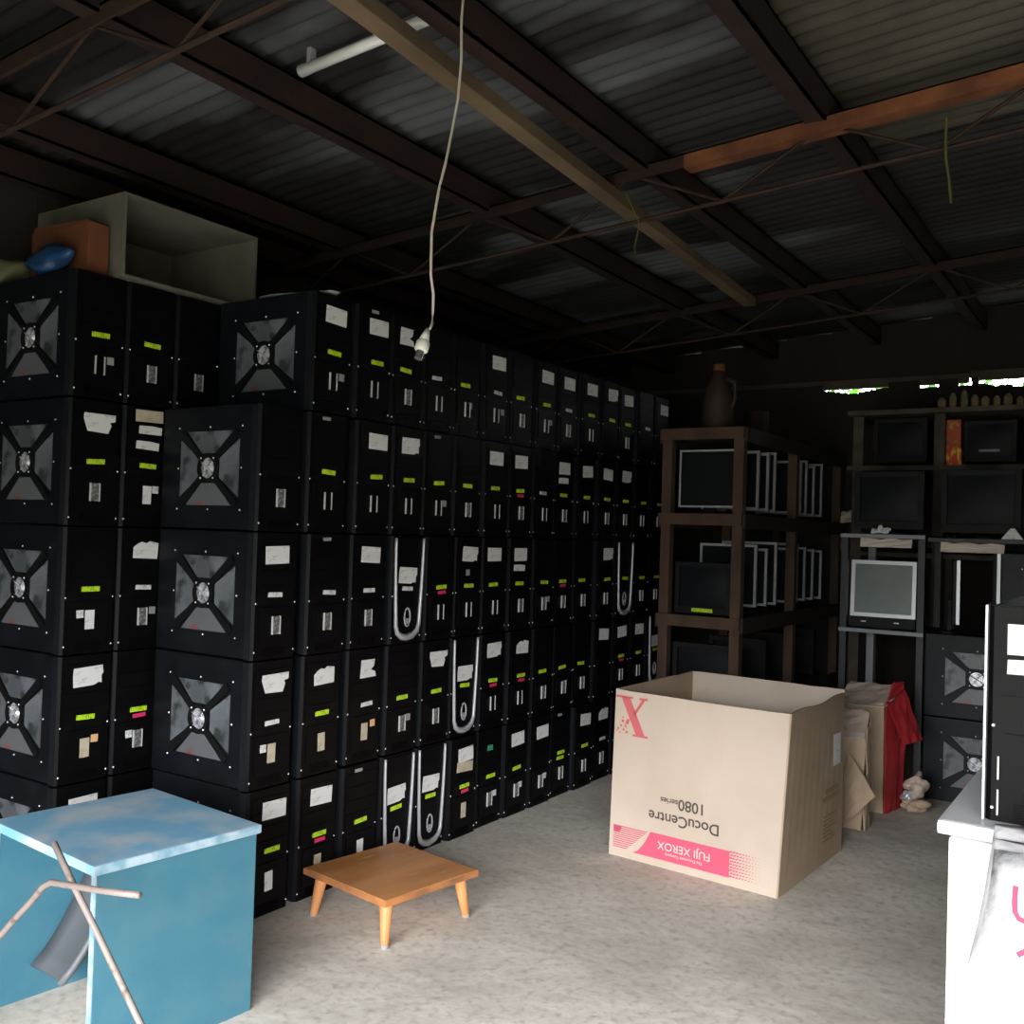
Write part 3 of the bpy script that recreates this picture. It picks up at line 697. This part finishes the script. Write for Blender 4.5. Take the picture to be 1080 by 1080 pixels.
obj('top_flap', SH(q4((4.86,-.98,.42),(4.84,-1.18,.43),(5.0,-1.165,.53),(5.0,-.97,.53)), rag=.02, seed=23), 'kraft_pale_or_lit', t)
obj('drooping_flap', SH(q4((4.86,-1.03,.02),(4.80,-1.10,.03),(4.78,-1.25,.20),(4.84,-1.12,.36)), seed=24, amp=.004), 'kraft', t)
t = thing('crumpled_wrapper', 'crumpled pale brown paper ball with silver lining on the floor beside red carton', 'wrapper', (5.18, -1.52, 0))
obj('outer_paper', blob(.055, .045, .06, 30, .5), 'kraft_pale_or_lit', t, loc=(0, .0, .13), smooth=False)
obj('lower_fold', blob(.045, .06, .035, 31, .5), 'kraft', t, loc=(0, .01, .045), smooth=False)
obj('silver_lining', blob(.03, .03, .03, 33, .6), 'silver', t, loc=(-.045, .03, .09), smooth=False)

# ------------------------------------------------------------------ long wooden shelf
t = thing('wooden_shelf', 'tall brown open wooden shelf of old planks loaded with monitors', 'shelf', (4.95, -.68, 0))
SL, SD = 1.93, .46     # length along X, width along Y
for x in (0, SL-.055, .905):
    for y in (0, SD-.055):
        obj('post', B((x, x+.055, y, y+.055, 0, 1.885)), 'shelfwood', t, bevel=.003)
for z in (.40, .86, 1.405, 1.862):
    obj('shelf_board', B((.001, SL-.001, .056, SD-.056, z, z+.022)), 'darkwood', t)
    obj('front_rail', B((-.020, .0, -.004, SD+.004, z-.020, z+.042)), 'shelfwood', t, bevel=.003)
    obj('side_rail', B((.001, SL, -.019, -.0005, z-.035, z+.042)), 'darkwood', t)
    obj('side_rail', B((.001, SL, SD+.0005, SD+.019, z-.035, z+.042)), 'darkwood', t)
# flat monitors
def lcd(x, y, z, label, rz=0, rx=0, scr='darkscreen', frame='silver', w_=.37, h_=.31, group='thin silver-framed monitors on the wooden shelf', lower='crt', stand=True, b=.016):
    """front faces local -Y"""
    t = thing('flat_monitor', label, 'monitor', (x, y, z), rz, group)
    zz = .055 if stand else .004
    p = link('housing', None, t)
    me = mesh('housing', B((-w_/2+.003, w_/2-.003, .004, .03, zz+.002, zz+h_-.002)), 'crt', .002); p.data if p.data else None
    bpy.data.objects.remove(p); p = link('housing', me, t, (0,0,0), (rx, 0, 0))
    bm = B((-w_/2, -w_/2+b, -.004, .012, zz, zz+h_), (w_/2-b, w_/2, -.004, .012, zz, zz+h_), (-w_/2+b, w_/2-b, -.004, .012, zz+h_-b, zz+h_), (-w_/2+b, w_/2-b, -.004, .012, zz, zz+b))
    obj('bezel', bm, frame, t, rot=(rx, 0, 0))
    obj('screen', B((-w_/2+b+.0005, w_/2-b-.0005, .0, .0035, zz+b+.0005, zz+h_-b-.0005)), scr, t, rot=(rx, 0, 0))
    if stand:
        obj('stand', B((-.035, .035, .032, .05, .01, zz+.12)), lower, t)
        obj('base', lathe([(.068, 0), (.068, .008), (.04, .014)], 20), lower, t, loc=(0, .050, 0))
    return t
n3 = ['first', 'second', 'third', 'fourth', 'fifth', 'sixth', 'seventh', 'eighth', 'ninth']
rl = random.Random(4)
lcd(5.06, -.44, 1.428, 'silver-framed monitor facing out at the open end of the upper shelf', rz=R(-90), w_=.33, h_=.315, b=.010)
for i, x in enumerate((5.34, 5.50, 5.66, 5.96, 6.12, 6.28, 6.44, 6.60)):
    lcd(x, -.455 + rl.uniform(-.01, .01), 1.428, 'silver-edged monitor in the upper wooden shelf, %s behind the front one' % n3[i], rz=R(-90)+rl.uniform(-.03, .03), w_=.34, h_=.33+rl.uniform(-.02, .03), b=.014)
for i, x in enumerate((5.375, 5.535, 5.695, 5.965, 6.125, 6.285, 6.445, 6.605)):
    lcd(x, -.455 + rl.uniform(-.01, .01), .883, 'silver-edged monitor in the lower wooden shelf, %s behind the dark tube monitor' % n3[i], rz=R(-90)+rl.uniform(-.03, .03), w_=.34, h_=.34+rl.uniform(-.02, .03), b=.014)
# tube monitors
def crt(x, y, z, label, rz=0, s=1.0, group='bulky dark tube monitors', strip=False, mark=False):
    t = thing('tube_monitor', label, 'monitor', (x, y, z), rz, group)
    w_, h_, d_ = .38*s, .33*s, .36*s; z0 = .03*s
    bm = bmesh.new()
    v = [bm.verts.new(p) for p in ((-w_/2,.05*s,z0),(w_/2,.05*s,z0),(w_/2,.05*s,z0+h_),(-w_/2,.05*s,z0+h_),(-w_*.28,d_,z0+.03),(w_*.28,d_,z0+.03),(w_*.28,d_,z0+h_*.72),(-w_*.28,d_,z0+h_*.72))]
    for q in ((0,1,2,3),(7,6,5,4),(0,4,5,1),(1,5,6,2),(2,6,7,3),(3,7,4,0)): bm.faces.new([v[i] for i in q])
    obj('housing', bm, 'crt', t, bevel=.01*s)
    b = .03*s
    obj('front_frame', B((-w_/2, -w_/2+b, 0, .052*s, z0, z0+h_), (w_/2-b, w_/2, 0, .052*s, z0, z0+h_), (-w_/2+b, w_/2-b, 0, .052*s, z0+h_-b, z0+h_), (-w_/2+b, w_/2-b, 0, .052*s, z0, z0+b*1.5)), 'crt', t, bevel=.002)
    # bulged screen
    g = []; bm = bmesh.new()
    for i in range(9):
        c = []
        for j in range(9):
            u, q = i/4-1, j/4-1
            c.append(bm.verts.new((u*(w_/2-b), .022*s - .014*s*(1-u*u)*(1-q*q), z0+b*1.5+(h_-2.5*b)*(q+1)/2)))
        g.append(c)
    for i in range(8):
        for j in range(8): bm.faces.new((g[i][j], g[i+1][j], g[i+1][j+1], g[i][j+1]))
    obj('screen', bm, 'darkscreen', t, smooth=True)
    obj('base', lathe([(.12*s, 0), (.12*s, .012*s), (.07*s, .03*s)], 18), 'crt', t, loc=(0, .17*s, 0))
    if strip: obj('lime_strip', B((-.01*s-.05, .06, -.0012, -.0002, z0+.010, z0+.030)), 'lime', t)
    if mark: obj('silver_mark', B((-.08*s, .07*s, .004, .006, z0+.08*s, z0+.10*s)), 'rackedge', t)
    return t
crt(5.00, -.45, .883, 'dark tube monitor with a lime strip, at the open end of the lower wooden shelf', R(-90), .84, strip=True)
crt(5.02, -.45, .423, 'dark tube monitor low in the end of the wooden shelf', R(-90), .9)
crt(5.02, -.45, .0, 'dark tube monitor on the floor under the wooden shelf', R(-90), .9)
for i, x in enumerate((5.52, 6.0, 6.46)):
    crt(x, -.46, .423, 'dark tube monitor low inside the wooden shelf, %s from the front one' % n3[i], R(-90), .9)
# jug on top
t = thing('plastic_jug', 'brown plastic jug with an orange cap standing on top of the wooden shelf', 'jug', (5.18, -.44, 1.885))
obj('body', lathe([(.075, 0), (.085, .01), (.085, .20), (.065, .27), (.03, .33), (.026, .36)], 20), 'jug', t, smooth=True)
obj('cap', lathe([(.030, .36), (.032, .365), (.032, .395), (.02, .40)], 16), 'rust', t)
obj('handle', T([(-.02, -.05, .31), (-.02, -.10, .29), (-.02, -.105, .2), (-.02, -.08, .15)], .011, 8), 'jug', t)
tag(obj('rusty_tin', lathe([(.07, 0), (.075, .005), (.072, .19), (.075, .20)], 20), 'purlin', loc=(5.75, -.46, 1.885)), 'dark rusty tin on the shelf top behind the brown jug', 'tin')

# ------------------------------------------------------------------ dark rack with the silver monitor
t = thing('metal_rack', 'dark grey rack with pale-edged boards holding one silver monitor', 'rack', (5.50, -1.475, 0))
RW, RD = .43, .50
for x in (0, RD-.04):
    for y in (0, RW-.035):
        if x > 0 and y > 0: continue
        obj('post', B((x, x+.04, y, y+.035, 0, 1.345)), 'rack', t, bevel=.002)
obj('post', B((RD-.04, RD, RW-.075, RW-.035, 0, 1.345)), 'rackedge', t, bevel=.002)
for z in (.835, 1.345):
    obj('board', B((-.003, RD+.003, -.002, RW+.002, z, z+.022)), 'rack', t)
    obj('board_edge', B((-.012, -.0035, -.002, RW+.002, z+.001, z+.021)), 'rackedge', t)
obj('board', B((.041, RD-.041, .036, RW-.076, .30, .322)), 'rack', t)
m = lcd(5.56, -1.255, .880, 'silver-framed flat monitor with a grey screen on the dark metal rack', rz=R(-90)+.03, rx=R(-3), scr='screen', w_=.335, h_=.305, b=.020, group=None, stand=False)
m['category'] = 'monitor'
m.location.z = .915
obj('dark_lower_bezel', B((-.165, .165, .002, .02, -.052, .003)), 'crt', m)
obj('button', B((-.11, -.085, -.001, .002, -.026, -.020)), 'silver', m)
obj('button', B((.06, .085, -.001, .002, -.026, -.020)), 'silver', m)
obj('neck', B((-.05, .05, .021, .05, -.058, .10)), 'crt', m)
# pale strips standing in for gaps that show lit things behind
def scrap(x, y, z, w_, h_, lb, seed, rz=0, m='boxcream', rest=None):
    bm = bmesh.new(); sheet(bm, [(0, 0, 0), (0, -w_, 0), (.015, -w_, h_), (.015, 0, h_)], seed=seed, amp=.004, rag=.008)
    return tag(obj('scrap_or_lit_gap', bm, m, loc=(x, y, z), rot=(0, 0, rz)), lb, 'cardboard', 'pale cardboard scraps among the monitors')
scrap(5.545, -1.135, 1.2965, .265, .046, 'pale added strip for the lit gap under the rack top above the silver monitor', 41)
scrap(5.53, -1.545, 1.283, .30, .050, 'pale added strip for the lit gap under the plank above the side-turned monitors', 42)
tag(obj('scrap_or_lit_gap', SH([(0,0,0),(0,-.10,.01),(.01,-.09,.09),(.01,0,.08)], seed=44, rag=.01), 'kraft_pale_or_lit', loc=(6.72, -.716, 1.447)), 'pale card scrap at the far end of the wooden shelf, above an orange-brown scrap', 'cardboard', 'pale cardboard scraps among the monitors')
tag(obj('scrap_or_lit_gap', SH([(0,0,0),(0,-.08,.01),(.01,-.07,.10),(.01,0,.11)], seed=46, rag=.01), 'orangebox', loc=(6.72, -.716, 1.262)), 'orange-brown card scrap below the pale scrap at the far end of the wooden shelf', 'cardboard')
# ------------------------------------------------------------------ right-hand tower stack
G3 = 'black computer towers stacked at the right of the rack'
tower(5.60, -1.985, 0, 'black tower with braced side window, on the floor right of the rack', '', True, group=G3, rnd=rnd)
tower(5.60, -1.985, .43, 'black tower with braced side window, upper of the pair right of the rack', '', True, group=G3, rnd=rnd)
tower(5.42, -2.515, 0, 'black tower at floor level behind the white cabinet', '', True, group=G3, rnd=rnd)
tower(5.42, -2.515, .43, 'black tower second up behind the white cabinet', '', True, group=G3, rnd=rnd)
tower(5.42, -2.36, .86, 'highest black tower at the right edge, its fan window half in view', '', True, group=G3, rnd=rnd)
G4 = 'side-turned monitors on the right tower stack'
lcd(5.66, -1.615, .857, 'side-turned silver-edged monitor on the right tower stack, nearest the rack', rz=R(10), w_=.30, h_=.33, group=G4, b=.016, stand=True)
lcd(5.70, -1.81, .857, 'side-turned dark monitor with thin pale edge on the right tower stack', rz=R(5), w_=.30, h_=.40, group=G4, b=.008, stand=True)
tag(obj('shelf_plank', B((0, .5, -.48, 0, 0, .020)), 'rack', loc=(5.52, -1.485, 1.335)), 'dark plank bridging from the rack over the side-turned monitors', 'plank')
crt(5.60, -1.265, 1.368, 'dark tube monitor on top of the metal rack', R(-90), .95)
crt(5.60, -1.72, 1.356, 'dark tube monitor on the plank right of the rack top', R(-90), 1.0)
tag(obj('cable_scraps', SH([(0,0,0),(0,-.09,.0),(.02,-.10,.022),(.02,.0,.02)], [(0,-.03,.01),(0,-.06,.01),(.01,-.06,.045),(.01,-.04,.04)], seed=51, amp=.004, rag=.006), 'paper', loc=(5.50, -1.20, 1.371)), 'little white scraps on the rack top edge before the tube monitor', 'scraps')
tag(obj('folded_paper', SH([(0,0,0),(0,-.10,0),(.01,-.06,.055),(.01,-.04,.055)], seed=53, amp=.002), 'paper', loc=(5.53, -1.83, 1.357)), 'folded white paper at the plank end near the right edge', 'paper')

# ------------------------------------------------------------------ plank shelves at the back wall
t = thing('plank_shelving', 'tall back-wall shelving of pale planks under the bright eave gap', 'shelf', (6.15, -2.85, 0))
L = 1.95
for y in (1.86, 1.40, .5, 0):
    obj('post', B((0, .05, y, y+.06, 0, 2.085)), 'plank', t, bevel=.003)
    obj('post', B((.45, .50, y, y+.06, 0, 2.085)), 'plank', t, bevel=.003)
for z in (1.24, 1.755, 2.09):
    obj('board', B((-.02, .52, -.02, L, z, z+.028)), 'plank', t)
crt(6.21, -1.19, 1.784, 'dark tube monitor on the back plank shelf left of the bright printed pack', R(-90), .80)
crt(6.21, -1.68, 1.784, 'dark tube monitor with pale mark between two bright printed packs', R(-90), .72, mark=True)
crt(6.21, -1.19, 1.269, 'dark tube monitor on the back shelving behind the rack top', R(-90), 1.0)
crt(6.21, -1.72, 1.269, 'dark tube monitor on the back shelving behind the plank', R(-90), 1.0)
def pack(x, y, z, w_, h_, m, m2, lb, cap=True):
    t = thing('printed_pack', lb, 'carton', (x, y, z), 0, 'bright printed packs on the back shelf')
    obj('body', B((0, .15, -w_, 0, 0, h_*.38)), m, t, bevel=.002)
    obj('upper_part', B((.01, .14, -w_+.006, -.004, h_*.382, h_)), m2, t, bevel=.002)
pack(6.21, -1.412, 1.784, .118, .27, 'yellowpack', 'redpack', 'yellow and red printed pack on the back shelf, left of the marked monitor')
pack(6.21, -1.86, 1.784, .12, .27, 'yellowpack', 'redpack', 'yellow and red printed pack at the right edge of the back shelf')
rr = random.Random(8)
for i in range(11):
    y = -1.42 - i*.058; hh = rr.uniform(.05, .10)
    rad = rr.uniform(.018, .024)
    o = obj('small_tin', lathe([(rad, 0), (rad*1.05, .003), (rad, hh*.8), (rad*.6, hh), (rad*.5, hh*1.08)], 10), 'oddments', loc=(6.20+rr.uniform(0, .05), y, 2.118))
    tag(o, 'small dull tin or bottle crowded on the topmost plank under the gap', 'bottle', 'small tins along the topmost plank')
# ------------------------------------------------------------------ outside leaves beyond the gap
def shrub(x, y, label, seed):
    rr = random.Random(seed)
    t = thing('leafy_shrub', label, 'shrub', (x, y, -.04), 0, 'green shrubs outside behind the back wall')
    obj('stem', T([(0, 0, 0), (.03, .02, 1.0), (0, .05, 1.9), (.02, 0, 2.45)], .02, 8, [.03, .025, .018, .008]), 'jug', t)
    bm = bmesh.new()
    for k in range(520):
        p = Vector((rr.uniform(-.18, .3), rr.uniform(-.52, .52), rr.uniform(1.9, 2.72)))
        a, b_ = rr.uniform(0, 6.28), rr.uniform(-.8, .8); l = rr.uniform(.05, .10)
        d = Vector((math.cos(a)*math.cos(b_), math.sin(a)*math.cos(b_), math.sin(b_))); s_ = d.cross(Vector((0,0,1))).normalized()*l*.3
        v = [bm.verts.new(p-d*l), bm.verts.new(p+s_), bm.verts.new(p+d*l), bm.verts.new(p-s_)]
        bm.faces.new(v)
    obj('leaves', bm, 'leaf', t)
shrub(7.95, -.3, 'bright green shrub glimpsed through the left part of the eave gap', 61)
shrub(7.95, -1.5, 'green shrub glimpsed through the right part of the eave gap', 62)
shrub(7.95, -2.7, 'green shrub outside beyond the right end of the eave gap', 63)

# ------------------------------------------------------------------ white cabinet, tower on it, sack
t = thing('white_cabinet', 'white enamelled cabinet with a rounded lid, carrying a black tower', 'cabinet', (2.13, -2.14, 0))
obj('lid', B((-.012, .62, -.95, .008, .742, .770)), 'white', t, bevel=.011)
obj('body', B((.004, .60, -.94, -.012, .03, .735)), 'white', t, bevel=.008)
obj('front_door', B((-.008, .0035, -.93, -.022, .05, .715)), 'white', t, bevel=.003)
obj('base_plinth', B((.02, .58, -.92, -.03, 0, .0295)), 'rackedge', t)
t = tower(2.17, -2.312, .771, 'black tower with two white labels standing on the white cabinet', '', rz=R(-90), group='', rnd=rnd, name='computer_tower')
if 'group' in t: del t['group']
link('paper_label', me_paper[0], t, (-.012, -.0032, .362)); link('slim_paper_label', me_slimpaper, t, (-.017, -.0032, .308))
obj('silver_side_strip', B((-hw-.006, -hw-.001, -.002, .035, .002, H)), 'silver', t, bevel=.001)
obj('silver_dash', B((-.079, -.076, -.0035, -.001, .015, .065), (-.079, -.076, -.0035, -.001, .085, .130)), 'bar', t)
bm = bmesh.new(); bmesh.ops.create_cube(bm, size=1); bmesh.ops.subdivide_edges(bm, edges=bm.edges[:], cuts=10, use_grid_fill=True)
rr = random.Random(12); ph = [(Vector((rr.uniform(-1,1), rr.uniform(-1,1), rr.uniform(-1,1)))*14, rr.uniform(0, 6)) for _ in range(8)]
for v in bm.verts:
    c = v.co; z = c.z+.5
    yy = c.y*(.86-.26*z); xx = c.x*(.24-.10*z)
    sq = 1 - .30*(abs(c.y)*2)**4*.5
    k = sum(math.sin(c.dot(p)+q) for p, q in ph)*.0035
    bul = .04*(1-(c.y*2)**2)*(1-(c.z*2)**2)
    v.co = Vector((xx*sq + (bul if c.x > 0 else -bul) + k + .10*z, yy + k, z*.785 + k*(1 if z > .1 else 0)))
t = thing('white_sack', 'white speckled woven sack with faded red lettering, leaning against the white cabinet', 'sack', (1.90, -2.555, 0))
so = obj('body', bm, 'sack', t, smooth=True)
# printed U standing on the sack front (traced as a curved stroke)
def stroke(pts, wd, m, name):
    bm = bmesh.new(); V = []
    for i, (y, z) in enumerate(pts):
        a = pts[max(i-1, 0)]; b = pts[min(i+1, len(pts)-1)]; d = Vector((b[0]-a[0], b[1]-a[1])).normalized(); n_ = Vector((-d.y, d.x))*wd/2
        V.append([bm.verts.new((0, y+n_.x, z+n_.y)), bm.verts.new((0, y-n_.x, z-n_.y))])
    for a, b in zip(V, V[1:]): bm.faces.new((a[0], a[1], b[1], b[0]))
    return bm
U = [(y*.62, z*.62) for y, z in [(.035,.05),(.036,.01),(.034,-.015),(.024,-.030),(.0,-.036),(-.024,-.030),(-.034,-.015),(-.036,.01),(-.035,.05)]]
uo = obj('red_letter', stroke(U, .009, 'sackink', 'u'), 'sackink', t, loc=(-.25, .238, .70))
sw = uo.modifiers.new('wrap', 'SHRINKWRAP'); sw.target = so; sw.wrap_method = 'PROJECT'; sw.use_project_x = True; sw.use_negative_direction = True; sw.use_positive_direction = True; sw.offset = .002
uo2 = obj('red_letter', stroke([(.02,.0),(.01,.008),(-.01,.008),(-.02,0)], .009, 'sackink', 'a'), 'sackink', t, loc=(-.25, .232, .625))
sw = uo2.modifiers.new('wrap', 'SHRINKWRAP'); sw.target = so; sw.wrap_method = 'PROJECT'; sw.use_project_x = True; sw.use_negative_direction = True; sw.use_positive_direction = True; sw.offset = .002
